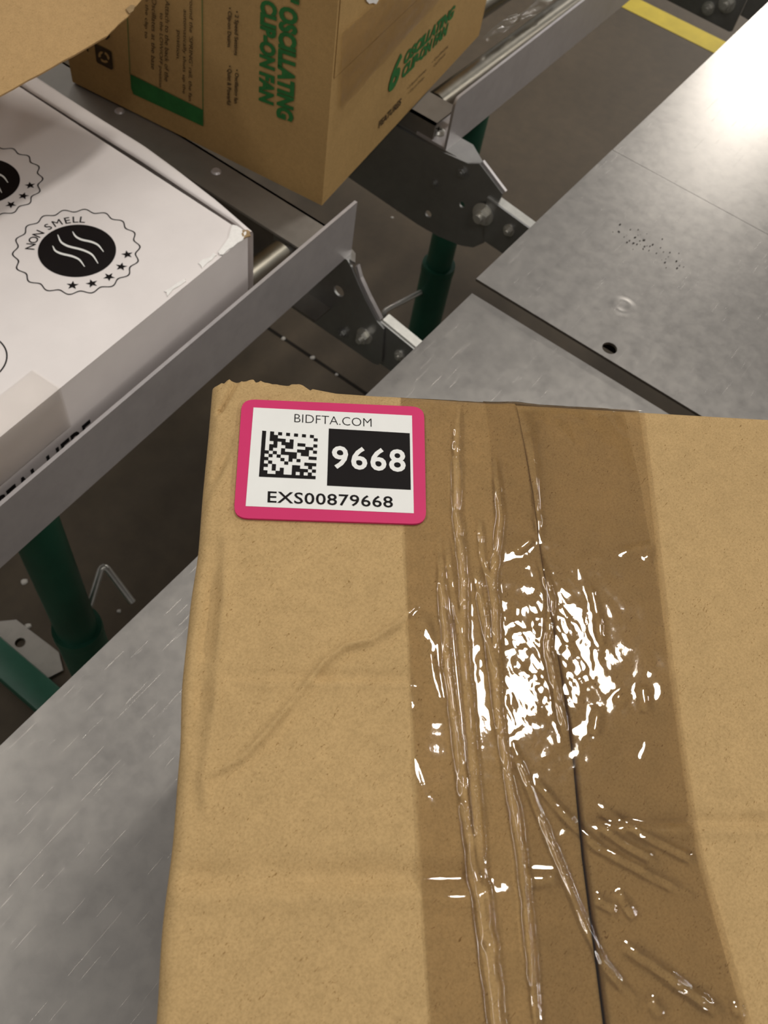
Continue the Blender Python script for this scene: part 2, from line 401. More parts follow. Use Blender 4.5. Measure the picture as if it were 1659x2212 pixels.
# ------------------------------------------------------------------ roller conveyor lanes
ZR = Z(0.66)                     # top of the rollers
ROLL_R = 0.0185
def hexbolt(name, c, n_, r, L, parent, washer=True, mat=None):
    mat = mat or M['zinc']; bm = bmesh.new(); c = Vector(c); n_ = Vector(n_).normalized()
    if washer: add_cyl(bm, c, c + n_ * 0.0018, r * 1.45, None, 24)
    add_cyl(bm, c + n_ * 0.0018, c + n_ * (0.0018 + L), r, None, 6)
    add_cyl(bm, c + n_ * (0.0018 + L), c + n_ * (0.0018 + L * 1.7), r * 0.52, None, 14)
    return from_bm(name, bm, mat, parent, True, 30)
def stand_leg(parent, x, y, htop, hcol, base_pts, ri=0.0245, ro=0.031):
    bm = bmesh.new(); add_cyl(bm, (x, y, Z(hcol) - 0.05), (x, y, Z(htop)), ri, None, 32)
    leg = from_bm('stand_leg', bm, M['green'], parent, True)
    bm = bmesh.new(); add_cyl(bm, (x, y, 0.004), (x, y, Z(hcol)), ro, None, 32)
    from_bm('outer_tube', bm, M['green'], leg, True)
    bm = bmesh.new(); add_cyl(bm, (x, y, Z(hcol) - 0.012), (x, y, Z(hcol) + 0.002), ro + .0012, ro + 0.0005, 32)
    from_bm('collar', bm, M['green'], leg, True)
    tube('clamp_handle', bend(base_pts, 0.014), 0.0048, M['zinc'], leg)
    return leg

def lane(name, xa, xb, label, rollers, y0=0.43, y1=1.75):
    t = thing(name, ((xa + xb) / 2, 1.0, 0), label, 'conveyor', 'roller conveyor lanes beside the steel tables')
    for x, s in ((xa, 1), (xb, -1)):       # C-shaped side rails: web outside, flanges inwards
        bm = bmesh.new()
        add_box(bm, (x + s * .0015, (y0 + y1) / 2, Z(0.715)), (0.003, y1 - y0, 0.11))
        add_box(bm, (x + s * .0245, (y0 + y1) / 2, Z(0.6615)), (0.049, y1 - y0, 0.003))
        add_box(bm, (x + s * .0175, (y0 + y1) / 2, Z(0.7685)), (0.035, y1 - y0, 0.003))
        rl = from_bm('side_rail', bm, M['frame'], t)
        for k in range(8):
            yy = y0 + 0.165 + k * 0.15
            bm = bmesh.new(); add_cyl(bm, (x + s * .019, yy, ZR - .0005), (x + s * .019, yy, ZR + .0018), 0.0065, 0.0045, 16)
            from_bm('rivet', bm, M['angle'], rl, True)
    zc = ZR - ROLL_R - 0.001
    for yy in rollers:
        bm = bmesh.new()
        add_cyl(bm, (xa + .055, yy, zc), (xb - .055, yy, zc), ROLL_R, None, 32)
        add_cyl(bm, (xa + .0535, yy, zc), (xa + .055, yy, zc), ROLL_R * .7, ROLL_R, 32)
        add_cyl(bm, (xb - .055, yy, zc), (xb - .0535, yy, zc), ROLL_R, ROLL_R * .7, 32)
        ro = from_bm('roller', bm, M['roller'], t, True)
        bm = bmesh.new(); add_cyl(bm, (xa + .002, yy, zc), (xb - .002, yy, zc), 0.0055, None, 6)
        from_bm('axle', bm, M['zinc'], ro)
    return t

def stop_angle(parent, pA, pB, ztop, zbot, fl=0.042, screws=()):
    """L-shaped end stop from pA to pB (xy), upright leg on the table side, flange pointing away from the table"""
    a, b = np.array(pA, float), np.array(pB, float); d = (b - a) / np.linalg.norm(b - a); nn = np.array([-d[1], d[0]])
    th = 0.0035; L = np.linalg.norm(b - a); r = 0.009
    prof_u = [(0, zbot), (0, ztop - r)] + [(r - r * math.cos(w), ztop - r + r * math.sin(w)) for w in np.linspace(0.25, math.pi / 2, 6)] + [(L, ztop), (L, zbot)]
    bm = bmesh.new(); A = []; B = []
    for (s, z) in prof_u:
        p = a + d * s; A.append(bm.verts.new((p[0], p[1], z))); q = p + nn * th; B.append(bm.verts.new((q[0], q[1], z)))
    bm.faces.new(A); bm.faces.new(B[::-1]); k = len(A)
    for i in range(k): bm.faces.new((A[i], A[(i + 1) % k], B[(i + 1) % k], B[i]))
    c = (a + b) / 2 + nn * (th + (fl - th) / 2)
    add_box(bm, (c[0], c[1], zbot + th / 2), (L, fl - th, th), Matrix.Rotation(math.atan2(d[1], d[0]), 3, 'Z'))
    o = from_bm('end_stop', bm, M['angle'], parent)
    for s, w in screws:
        p = a + d * s + nn * w
        bm = bmesh.new(); z0 = zbot + th
        add_cyl(bm, (p[0], p[1], z0), (p[0], p[1], z0 + 0.0025), 0.0095, 0.0088, 28)
        add_cyl(bm, (p[0], p[1], z0 + 0.0025), (p[0], p[1], z0 + 0.0048), 0.0086, 0.0062, 28)
        sc = from_bm('screw', bm, M['zinc'], o, True, 35)
        bm = bmesh.new()
        for an in (0.5, 0.5 + math.pi / 2): add_box(bm, (p[0], p[1], z0 + 0.0048), (0.0080, 0.0016, 0.0006), Matrix.Rotation(an, 3, 'Z'))
        from_bm('cross_slot', bm, M['dark'], sc)
    return o

lane1 = lane('roller_conveyor', -0.17, 0.637, 'roller conveyor lane under the white carton with the smell badge', [0.468 + 0.154 * k for k in range(9)])
lane2 = lane('roller_conveyor', 0.878, 1.69, 'roller conveyor lane under the brown fan carton', [0.505, 0.60, 0.695, 0.79, 0.885, 0.98, 1.075, 1.17, 1.265, 1.36, 1.455, 1.55, 1.645], y0=0.47)

# lane 1 end bracket (plate in the y-z plane) and tie plate to the table
def plate(name, pts, x0, x1, parent, holes=(), mat=None):
    return prism(name, [(y, Z(h)) for y, h in pts], 'X', x0, x1, mat or M['bracket'], parent, holes=[(y, Z(h), r) for y, h, r in holes])
X1 = 0.6335
b1 = plate('end_bracket', [(0.52, 0.682), (0.4137, 0.682), (0.408, 0.688), (0.3987, 0.7015), (0.383, 0.722), (0.364, 0.742), (0.353, 0.7475), (0.3475, 0.80), (0.352, 0.809), (0.36, 0.8115), (0.52, 0.8065)], X1 - .003, X1, lane1,
           holes=[(0.4205, 0.7335, 0.0075)])
prism('bracket_flange', [(X1, 0.52), (X1, 0.405), (X1 + .012, 0.4137), (X1 + .024, 0.445), (X1 + .024, 0.52)], 'Z', Z(0.685), Z(0.682), M['bracket'], b1)
prism('edge_lip', [(0.405, Z(.688)), (0.3987, Z(.7015)), (0.383, Z(.722)), (0.364, Z(.742)), (0.3605, Z(.7395)), (0.380, Z(.7185)), (0.3955, Z(.699)), (0.402, Z(.685))], 'X', X1, X1 + .005, M['angle'], b1)
tp1 = plate('tie_plate', [(0.372, 0.742), (0.20, 0.772), (0.20, 0.815), (0.372, 0.808)], X1 + .0005, X1 + .0035, lane1, mat=M['bracket'])
prism('tie_lip', [(0.36, Z(.7415)), (0.20, Z(.7695)), (0.20, Z(.7725)), (0.36, Z(.7445))], 'X', X1 + .0035, X1 + .016, M['zinc'], tp1)
hexbolt('bolt', (X1 - .003, 0.3767, Z(0.7752)), (-1, 0, 0), 0.0075, 0.007, b1)
hexbolt('bolt', (X1 - .003, 0.4083, Z(0.7945)), (-1, 0, 0), 0.0055, 0.003, b1, mat=M['bracket'])
hexbolt('bolt', (X1 - .003, 0.4565, Z(0.7813)), (-1, 0, 0), 0.0055, 0.003, b1, mat=M['bracket'])
hexbolt('bolt', (X1 + .0005, 0.327, Z(0.775)), (-1, 0, 0), 0.005, 0.003, tp1)
sA, sB = at(0, 1094, 0.612), at(772, 436, 0.612); sd = (sB - sA) / (sB[0] - sA[0]); sA = sA + sd * (-0.17 - sA[0])
stop_angle(lane1, sA[:2], sB[:2], Z(0.612), Z(0.682), screws=[(0.775, 0.026)])

# lane 2 end brackets
def bracket2(x, lane_, ls):
    b = plate('end_bracket', [(0.60, 0.69), (0.458, 0.689), (0.412, 0.684), (0.397, 0.676), (0.3566, 0.698), (0.360, 0.735), (0.3627, 0.7795), (0.376, 0.796), (0.3944, 0.804), (0.43, 0.8105), (0.4657, 0.8115), (0.60, 0.802)], x - .003, x, lane_,
              holes=[(0.4069, 0.7438, 0.0042), (0.4527, 0.7859, 0.0052), (0.4168, 0.699, 0.006)])
    prism('bracket_flange', [(x, 0.60), (x, 0.40), (x + .014, 0.398), (x + .036, 0.43), (x + .036, 0.60)], 'Z', Z(0.689), Z(0.686), M['bracket'], b)
    prism('edge_lip', [(0.397, Z(.676)), (0.3566, Z(.698)), (0.3545, Z(.695)), (0.395, Z(.673))], 'X', x, x + .004, M['angle'], b)
    tp = plate('tie_plate', [(0.374, 0.7116), (0.20, 0.733), (0.20, 0.785), (0.362, 0.7735)], x - .0065, x - .0035, lane_)
    prism('tie_lip', [(0.374, Z(.7116)), (0.20, Z(.733)), (0.20, Z(.7365)), (0.374, Z(.715))], 'X', x - .0035, x + .010, M['zinc'], tp)
    hexbolt('bolt', (x - .0065, 0.373, Z(0.7363)), (-1, 0, 0), 0.0105, 0.008, b)
    hexbolt('bolt', (x - .0065, 0.3325, Z(0.7375)), (-1, 0, 0), 0.0055, 0.004, tp)
    hexbolt('bolt', (x - .003, 0.4532, Z(0.7368)), (-1, 0, 0), 0.004, 0.0012, b, mat=M['bracket'])
    hexbolt('bolt', (x - .003, 0.4168, Z(0.699)), (-1, 0, 0), 0.0055, 0.003, b, mat=M['bracket'])
bracket2(0.8775, lane2, 1)
xb_ = 1.6985
b3 = plate('end_bracket', [(0.56, 0.69), (0.35, 0.69), (0.35, 0.803), (0.355, 0.806), (0.56, 0.803)], xb_ - .003, xb_, lane2)
prism('bracket_flange', [(xb_, 0.56), (xb_, 0.40), (xb_ + .030, 0.40), (xb_ + .030, 0.56)], 'Z', Z(0.689), Z(0.686), M['bracket'], b3)
hexbolt('bolt', (xb_ - .003, 0.407, Z(0.786)), (-1, 0, 0), 0.008, 0.006, b3)
hexbolt('bolt', (xb_ - .003, 0.379, Z(0.766)), (-1, 0, 0), 0.0105, 0.008, b3)
tp3 = plate('tie_plate', [(0.3495, 0.70), (0.20, 0.715), (0.20, 0.785), (0.3495, 0.775)], xb_, xb_ + .003, lane2)
stop_angle(lane2, (0.8765, 0.4475), (1.735, 0.459), Z(0.6155), Z(0.686), fl=0.046, screws=[(0.0195, 0.026), (0.82, 0.026)])

# support stands
p_a, p_b = at(905, 650, 1.2), at(826, 674, 1.2)
stand_leg(lane2, 1.17, 0.562, 0.775, 1.143, [(1.16, 0.567, Z(1.2)), tuple(p_b), tuple(at(838, 700, 1.235))])
stand_leg(lane2, 1.17, 1.45, 0.775, 1.143, [(1.17, 1.45, Z(1.2)), (1.07, 1.5, Z(1.2)), (1.07, 1.5, Z(1.24))])
box2('cross_bar', (0.8785 + .003, 0.545, Z(.775)), (1.69 - .003, 0.58, Z(.7705)), M['frame'], lane2)
box2('cross_bar', (0.8785 + .003, 1.43, Z(.775)), (1.69 - .003, 1.47, Z(.7705)), M['frame'], lane2)
box2('stand_foot', (1.125, 0.50, 0), (1.215, 0.605, 0.006), M['green'], lane2)
box2('stand_foot', (1.125, 1.40, 0), (1.215, 1.50, 0.006), M['green'], lane2)
stand_leg(lane1, 0.226, 0.503, 0.775, 1.105, [(0.236, 0.498, Z(1.10)), tuple(at(222, 1216, 1.045)), tuple(at(286, 1300, 1.095))], 0.0262, 0.0315)
stand_leg(lane1, 0.226, 1.45, 0.775, 1.105, [(0.226, 1.45, Z(1.12)), (0.3, 1.40, Z(1.1)), (0.3, 1.40, Z(1.15))], 0.0262, 0.0315)
box2('cross_bar', (-0.167, 0.485, Z(.775)), (0.634, 0.52, Z(.7705)), M['frame'], lane1)
box2('cross_bar', (-0.167, 1.43, Z(.775)), (0.634, 1.47, Z(.7705)), M['frame'], lane1)
bm = bmesh.new(); add_box(bm, (0.178, 1.0, 0.021), (0.05, 1.24, 0.042), None, 0.004); add_box(bm, (0.215, 0.50, 0.01), (0.05, 0.08, 0.02)); add_box(bm, (0.215, 1.45, 0.01), (0.05, 0.08, 0.02))
from_bm('stand_foot', bm, M['green'], lane1, True)
prism('anchor_plate', [(0.203, 0.64), (0.232, 0.63), (0.250, 0.66), (0.246, 0.76), (0.203, 0.80)], 'Z', 0.0, 0.006, M['frame'], lane1, holes=[(0.221, 0.722, 0.009)])
# torn film snagged on the rollers of lane 2
ff = []
for i in range(9):
    for j in range(7):
        u, v = i / 8, j / 6
        p = at(1040 + 150 * u + 10 * v, 92 - 95 * u + 26 * (v - 0.3), 0.658)
        ff.append((p[0], p[1], ZR + 0.002 + 0.006 * abs(math.sin(5.1 * u + 3 * v)) + 0.006 * float(vnoise(np.array([u * 5]), np.array([v * 4]), 3)[0] + .9)))
fq = [(i * 7 + j, i * 7 + j + 1, (i + 1) * 7 + j + 1, (i + 1) * 7 + j) for i in range(8) for j in range(6) if (i, j) not in ((0, 5), (0, 0), (7, 0), (7, 5), (3, 5), (4, 0))]
tag(orient(mesh('torn_film', ff, fq, M['film'], None, True), (0, 0, 1)), 'crumpled scrap of torn clear film snagged on a conveyor roller', 'film scrap')

# ------------------------------------------------------------------ main cardboard box
HB = 0.25; ZB = Z(HB)
bax = np.array([math.cos(math.radians(38.36)), math.sin(math.radians(38.36))])      # away from the camera
cax = np.array([bax[1], -bax[0]])                                                   # to the right
def uv(x, y):
    p = at(x, y, HB)[:2]; return np.array([p @ cax, p @ bax])
U0 = (uv(455, 845)[0] + uv(330, 2212)[0]) / 2
V0 = uv(1108, 866)[1]
BW, BL = 0.226, 0.366
def luv(x, y): q = uv(x, y); return np.array([q[0] - U0, q[1] - V0])      # local: u right from left edge, v <= 0 towards the camera
def place(u, v, z): return np.stack([(u + U0) * cax[0] + (v + V0) * bax[0], (u + U0) * cax[1] + (v + V0) * bax[1], ZB + z], -1)
def path(*pts): return [luv(*p) for p in pts]
def u_of_v(pts):
    a = sorted([tuple(luv(*p)[::-1]) for p in pts]); vv = np.array([q[0] for q in a]); uu = np.array([q[1] for q in a])
    s0 = (uu[1] - uu[0]) / (vv[1] - vv[0])
    def f(v):
        r = np.interp(v, vv, uu); return np.where(v < vv[0], uu[0] + (v - vv[0]) * s0, r)
    return f
seam = u_of_v([(1110, 862), (1130, 960), (1150, 1060), (1172, 1215), (1195, 1350), (1218, 1480), (1243, 1650), (1262, 1850), (1288, 2050), (1308, 2200)])
lab_c = [luv(527, 868), luv(905, 880), luv(917, 1135), luv(507, 1118)]
def lab_mask(u, v):                                # 0 near the sticker, 1 elsewhere
    us = [q[0] for q in lab_c]; vs2 = [q[1] for q in lab_c]
    dx = np.maximum(np.maximum(min(us) - u, u - max(us)), 0); dy = np.maximum(np.maximum(min(vs2) - v, v - max(vs2)), 0)
    return np.clip(np.hypot(dx, dy) / 0.006, 0, 1)
CREASE = [ # polyline, height (m), width (m)
    (path((455, 1672), (520, 1640), (570, 1590), (620, 1530), (665, 1475), (705, 1425), (745, 1398), (800, 1385), (850, 1355), (895, 1315)), 0.0008, 0.0010),
    (path((455, 1690), (525, 1655), (580, 1605), (632, 1545), (678, 1490), (718, 1440), (760, 1412), (812, 1400), (862, 1370), (900, 1335)), -0.00018, 0.0020),
    (path((500, 1462), (640, 1462), (780, 1464), (890, 1466)), -0.0004, 0.0022),
    (path((500, 1475), (640, 1474), (780, 1477), (890, 1478)), 0.00035, 0.0016),
    (path((345, 1890), (600, 1888), (850, 1890), (1080, 1893)), -0.0007, 0.0040),
    (path((345, 1940), (600, 1938), (850, 1938), (1080, 1940)), 0.0004, 0.0030),
    (path((1280, 1770), (1400, 1772), (1560, 1774), (1700, 1776)), -0.0006, 0.0022),
    (path((1280, 1790), (1400, 1792), (1560, 1794), (1700, 1796)), 0.0004, 0.0018),
    (path((487, 1160), (485, 1300), (472, 1420), (470, 1500), (455, 1600), (440, 1680), (445, 1760)), 0.0006, 0.0017),
    (path((462, 1180), (455, 1320), (440, 1440), (430, 1540), (405, 1640)), -0.0007, 0.0026),
    (path((472, 895), (500, 855), (514, 832)), -0.0016, 0.0009),
    (path((462, 920), (480, 890), (500, 838)), 0.0004, 0.0012),
    (path((462, 1040), (485, 990), (505, 945)), -0.0007, 0.0014),
    (path((440, 1120), (470, 1060), (490, 1010)), 0.0004, 0.0018),
    (path((560, 850), (640, 845), (760, 856), (850, 862)), -0.0004, 0.0018)]
RE = 0.0042
def box_h(u, v, kc=1.0):
    p_, q_ = u * 0.83 + v * 0.56, v * 0.83 - u * 0.56
    h = 0.00003 * vnoise(p_ * 260, q_ * 260, 1) + 0.0003 * vnoise(p_ * 28, q_ * 28, 2) + 0.000008 * np.sin(v * math.tau / 0.0072)
    for pl, a, w in CREASE:
        d, t = seg_dist(u, v, pl); fade = np.clip(t * 9, 0, 1) * np.clip((1 - t) * 9, 0, 1)
        h = h + 2.7 * kc * a * np.exp(-(d / w) ** 2) * (0.35 + 0.65 * fade) * (0.75 + 0.35 * vnoise(u * 120, v * 120, 5))
    return h * (0.06 + 0.94 * lab_mask(u, v))
def far_cut(u):                                    # ragged crushed far edge of the left flap
    rag = np.where((u > 0.003) & (u < 0.036), 0.0008 * vnoise(u * 700, u * 0, 11) + 0.0005 * vnoise(u * 260, u * 0 + 3, 12), 0)
    return np.clip(0.0052 - u * 0.95, 0, 1) * 0.85 - rag - np.interp(u, [0.004, 0.03, 0.045, 0.1], [0.0042, 0.0036, 0.001, 0.0])
def roll(s, r):                                    # s: distance past the start of the rounding -> (advance, drop)
    s = np.asarray(s, float); a = np.clip(s / r, 0, math.pi / 2); ext = np.maximum(s - r * math.pi / 2, 0)
    return np.where(s <= 0, s, r * np.sin(a)), np.where(s <= 0, 0, r * (1 - np.cos(a)) + ext)
def axis_param(length, step, r, d0, d1):
    """parameters along an axis, with extra points where the board folds down at start (d0) or end (d1)"""
    mid = np.arange(0, length + step * .5, step)
    arc = np.linspace(0, r * math.pi / 2, 8)[1:]
    a = [-arc[-1] - d0] + list(-arc[::-1]) if d0 else []
    b = list(length + arc) + [length + arc[-1] + d1] if d1 else []
    return np.array(a + list(mid) + b)
bx = thing('cardboard_box', tuple(place(np.array(BW / 2), np.array(-BL / 2), np.array(-(0.62 - HB))).tolist()),
           'brown cardboard box sealed with wrinkled clear tape and bearing a pink sticker', 'box')
# body below the flaps
def uvbox(name, u0, u1, v0, v1, z0, z1, mat, parent):
    vs_ = [place(np.array(u), np.array(v), np.array(z)) for z in (z0, z1) for (u, v) in ((u0, v0), (u1, v0), (u1, v1), (u0, v1))]
    return mesh(name, vs_, [(3, 2, 1, 0), (4, 5, 6, 7), (0, 1, 5, 4), (1, 2, 6, 5), (2, 3, 7, 6), (3, 0, 4, 7)], mat, parent)
uvbox('body', 0.0006, BW - 0.0006, -BL + 0.0006, -0.0006, -(0.62 - HB), -0.045, M['kraft_in'], bx)
STEP = 0.0008
vpar = axis_param(BL - 2 * RE, STEP, RE, 0.03, 0.03) # 0 = near end, up to far
vbase = vpar - (BL - RE)                           # local v for the flat part
adv_f, drop_f = roll(vbase + RE, RE)               # far fold starts at v=-RE
adv_n, drop_n = roll(-vpar, RE)
vloc = np.where(vpar < 0, -(BL - RE) - adv_n, np.where(vbase > -RE, -RE + adv_f, vbase)); vdrop = np.maximum(np.where(vpar < 0, drop_n, 0), np.where(vbase > -RE, drop_f, 0))
def flap(name, side):
    sv = seam(np.clip(vloc, -BL, 0)); gap = np.interp(vloc, [-BL, -0.15, -0.09, 0], [0.0013, 0.0009, 0.0004, 0.0002])
    if side < 0:
        up = axis_param(1.0, 1.0, RE, 0.03, 0)[:-2]
        n = 125; t = np.linspace(0, 1, n)
        a_, d_ = roll(-up, RE); ue = np.concatenate([RE - a_, RE + t * 0]); ud = np.concatenate([d_, t * 0]); tt = np.concatenate([up * 0, t])
        ue = np.where(np.arange(len(ue)) < len(up), RE - np.concatenate([a_, t * 0]), RE)
        Ug = ue[None, :] + tt[None, :] * (sv - gap - RE)[:, None]
    else:
        n = 130; t = np.linspace(0, 1, n); up = axis_param(0.0, 1.0, RE, 0, 0.03)[1:]
        a_, d_ = roll(up, RE); ud = np.concatenate([t * 0, d_]); tt = np.concatenate([t, up * 0 + 1]); ex = np.concatenate([t * 0, a_])
        Ug = (sv + gap)[:, None] + tt[None, :] * (BW - RE - sv - gap)[:, None] + ex[None, :]
    Vg = np.repeat(vloc[:, None], Ug.shape[1], 1)
    fold = np.maximum(vdrop[:, None], ud[None, :])
    # left outline wobbles a little
    H = box_h(Ug, Vg) * np.clip(1 - fold / 0.004, 0, 1)
    if side < 0:
        cut = far_cut(Ug) * np.clip((Vg + 0.014) / 0.012, 0, 1); Vg = Vg - cut
        Ug = Ug + 0.0009 * vnoise(Vg * 45, Vg * 0, 21) * np.clip(1 - Ug / 0.012, 0, 1)
        H = H + 0.0009 * np.clip((Vg + 0.07) / 0.05, 0, 1) * np.exp(-((sv[:, None] - Ug) / 0.006) ** 2) + 0.0002
    P = place(Ug, Vg, H - fold)
    # drop a 3.5 mm board edge along the seam
    e = P[:, -1:, :].copy() if side < 0 else P[:, :1, :].copy(); e[..., 2] -= 0.0038
    P = np.concatenate([P, e], 1) if side < 0 else np.concatenate([e, P], 1)
    if side < 0: P = P[::1]
    o = grid(name, P, M['kraft'], bx); return o
lf = flap('left_flap', -1); rf = flap('right_flap', 1)

# tape
RIDGE = [
    (path((990, 862), (985, 960), (985, 1100), (1000, 1250), (1000, 1400), (1012, 1550), (1022, 1700), (1042, 1900), (1062, 2050), (1080, 2230), (1112, 2500)), 0.0011, 0.0009),
    (path((945, 1130), (955, 1280), (966, 1450), (986, 1600), (1003, 1750), (1025, 1900), (1045, 2050), (1068, 2230), (1100, 2500)), 0.0010, 0.0009),
    (path((962, 1150), (980, 1300), (1002, 1450), (1016, 1600), (1036, 1780)), 0.0007, 0.0007),
    (path((1066, 980), (1080, 1120), (1063, 1250), (1070, 1400), (1076, 1560)), 0.0009, 0.0008),
    (path((1025, 1200), (1036, 1290), (1056, 1400), (1076, 1560), (1100, 1700), (1124, 1850), (1140, 2000), (1152, 2140), (1175, 2400)), 0.0009, 0.0008),
    (path((1110, 1700), (1122, 1780), (1132, 1900), (1146, 2050), (1160, 2160)), 0.0005, 0.0006),
    (path((1098, 1590), (1140, 1700), (1200, 1850), (1250, 1970), (1300, 2080), (1380, 2170)), 0.0007, 0.0007),
    (path((1150, 1680), (1215, 1760), (1290, 1830), (1400, 1890), (1500, 1940)), 0.0007, 0.0008),
    (path((1285, 1740), (1380, 1800), (1450, 1835), (1512, 1868)), 0.0006, 0.0008),
    (path((1290, 1785), (1350, 1825), (1420, 1864)), 0.0006, 0.0007),
    (path((1280, 1940), (1330, 1968)), 0.0006, 0.0008), (path((1330, 1925), (1370, 1985)), 0.0005, 0.0008),
    (path((1340, 2042), (1400, 2080), (1470, 2130), (1560, 2192)), 0.0008, 0.0009),
    (path((1400, 2160), (1430, 2195)), 0.0006, 0.0010), (path((1580, 2178), (1605, 2185)), 0.0005, 0.0008),
    (path((1160, 1190), (1190, 1300), (1180, 1400), (1205, 1520), (1222, 1600)), 0.0008, 0.0008),
    (path((1140, 940), (1150, 1010), (1165, 1180)), 0.0005, 0.0008),
    (path((905, 1320), (925, 1400), (948, 1560)), 0.0006, 0.0018),
    (path((1120, 1900), (1205, 1902)), 0.0006, 0.0013), (path((1080, 1345), (1040, 1200), (1035, 1120)), 0.0005, 0.0006),
    (path((1270, 1260), (1290, 1330), (1298, 1400)), 0.0004, 0.0008), (path((1330, 1500), (1350, 1520)), 0.0004, 0.0015),
    (path((1330, 1200), (1400, 1180), (1395, 1215)), 0.0003, 0.0010), (path((1385, 1480), (1392, 1540)), 0.0004, 0.0012),
    (path((1110, 1195), (1150, 1165)), 0.0004, 0.0008), (path((1290, 1530), (1280, 1590)), 0.0004, 0.0010)]
cr_c = luv(1170, 1420)
def tape_h(u, v, seed):
    h = np.zeros(u.shape)
    for i, (pl, a, w) in enumerate(RIDGE):
        d, t = seg_dist(u, v, pl); fade = np.clip(t * 7, 0, 1) * np.clip((1 - t) * 7, 0, 1)
        h = h + 1.25 * a * np.exp(-(d / (1.55 * w)) ** 2) * fade * (0.85 + 0.35 * vnoise(u * 300, v * 300, 30 + i))
    g = np.exp(-((u - cr_c[0]) / 0.020) ** 2 - ((v - cr_c[1]) / 0.034) ** 2)
    wq = 0.0035 * vnoise(u * 140, v * 140, 71); wr = 0.0035 * vnoise(u * 140 + 9, v * 140 + 5, 72)
    p_, q_ = u * 0.9 + v * 0.43 + wq, v * 0.9 - u * 0.43 + wr; r_, s_ = u * 0.6 - v * 0.8 + wr, v * 0.6 + u * 0.8 - wq
    h = h + 0.5 * g * (0.00022 * vnoise(p_ * 300, q_ * 210, 41) + 0.00016 * vnoise(r_ * 520, s_ * 380, 42) + 0.00012 * vnoise(p_ * 900, s_ * 800, 47))
    h = h + 0.00002 * vnoise(p_ * 200, q_ * 150, 43 + seed) + 0.0002 * vnoise(r_ * 45, s_ * 30, 44 + seed) + 0.00022 * np.maximum(vnoise(p_ * 120, r_ * 90, 49) - 0.55, 0) * 2
    return (h + 0.0004) * (0.15 + 0.85 * lab_mask(u, v))
def tape(name, fl_, fr_, lift, seed, nu):
    fa = axis_param(BL - 2 * RE, 0.0007, RE, 0.03, 0.055); vb = fa - (BL - RE)
    af, df = roll(vb + RE, RE); an, dn = roll(-fa, RE)
    vl = np.where(fa < 0, -(BL - RE) - an, np.where(vb > -RE, -RE + af, vb)); vd = np.maximum(np.where(fa < 0, dn, 0), np.where(vb > -RE, df, 0))
    a, b = fl_(np.minimum(vl, 0)), fr_(np.minimum(vl, 0)); t = np.linspace(0, 1, nu)
    Ug = a[:, None] + t[None, :] * (b - a)[:, None]; Vg = np.repeat(vl[:, None], nu, 1)
    Vg = Vg + np.clip(vd[:, None] / RE, 0, 1) * (lift + 0.0004)
    D = np.repeat(vd[:, None], nu, 1)
    H = (box_h(Ug, Vg, 0.5) + tape_h(Ug, Vg, seed)) * np.clip(1 - D / 0.02, 0.1, 1) + lift + 0.0003
    H = H + 0.0009 * np.clip((Vg + 0.07) / 0.05, 0, 1) * np.exp(-((seam(np.minimum(Vg, 0)) - Ug) / 0.006) ** 2) * (Vg < 0.0001)
    Vg = Vg + (D > 0.001) * 0.0002 * np.abs(vnoise(Ug * 160, D * 200, 61))
    return grid(name, place(Ug, Vg, H - D), M['tape'], bx)
tA = tape('tape_strip', u_of_v([(866, 850), (868, 1000), (875, 1200), (885, 1450), (893, 1600), (905, 1850), (925, 2150)]),
          u_of_v([(1343, 880), (1380, 1040), (1418, 1250), (1440, 1400), (1470, 1600), (1498, 1790), (1545, 2000), (1600, 2180)]), 0.0, 0, 190)
tB = tape('tape_strip', u_of_v([(1045, 860), (1058, 960), (1066, 1150), (1080, 1400), (1098, 1600), (1124, 1850), (1150, 2150)]),
          u_of_v([(1388, 884), (1420, 1130), (1450, 1420), (1490, 1700), (1515, 1850), (1560, 2000), (1612, 2180)]), 0.00025, 5, 150)

# sticker
lc = np.array(lab_c); Oc = lc.mean(0)
lu = ((lc[1] - lc[0]) + (lc[2] - lc[3])) / 2; lv = ((lc[0] - lc[3]) + (lc[1] - lc[2])) / 2
lw, lh = np.linalg.norm(lu), np.linalg.norm(lv)
LO = (lc[0] + lc[1] + lc[2] + lc[3]) / 4 - lu / 2 + lv / 2
def lpt(x, y, z):                                  # photo pixel on the sticker -> world, z above the board
    q = luv(x, y); return place(np.array(q[0]), np.array(q[1]), np.array(z))
ZL = 0.0013
def crop8(x, y): return (420 + x * 540 / 1659, 800 + y * 540 / 1659)
def lquad(name, tl, tr, br, bl, z, mat, parent):
    return mesh(name, [lpt(*crop8(*p), z) for p in (bl, br, tr, tl)], [(0, 1, 2, 3)], mat, parent)
# rounded outline of the sticker, 0.25 mm thick
ou = []
cor = [crop8(316, 205), crop8(1520, 257), crop8(1534, 1034), crop8(260, 992)]
C4 = [np.array(luv(*c)) for c in cor]; rad = 0.0048
for i in range(4):
    p, a, b = C4[i], C4[i - 1], C4[(i + 1) % 4]
    da, db = (a - p) / np.linalg.norm(a - p), (b - p) / np.linalg.norm(b - p); s, e = p + da * rad, p + db * rad
    for k in range(7):
        t = k / 6; ou.append(s * (1 - t) ** 2 + p * 2 * t * (1 - t) + e * t * t)
n = len(ou)
vsl = [place(np.array(q[0]), np.array(q[1]), np.array(z)) for z in (0.0004, ZL) for q in ou]
lab = mesh('sticker', vsl, [tuple(range(n))[::1], tuple(range(n, 2 * n))[::-1]] + [(i, (i + 1) % n, n + (i + 1) % n, n + i) for i in range(n)], M['pink'], bx)
lab['label'] = 'magenta bordered inventory sticker'
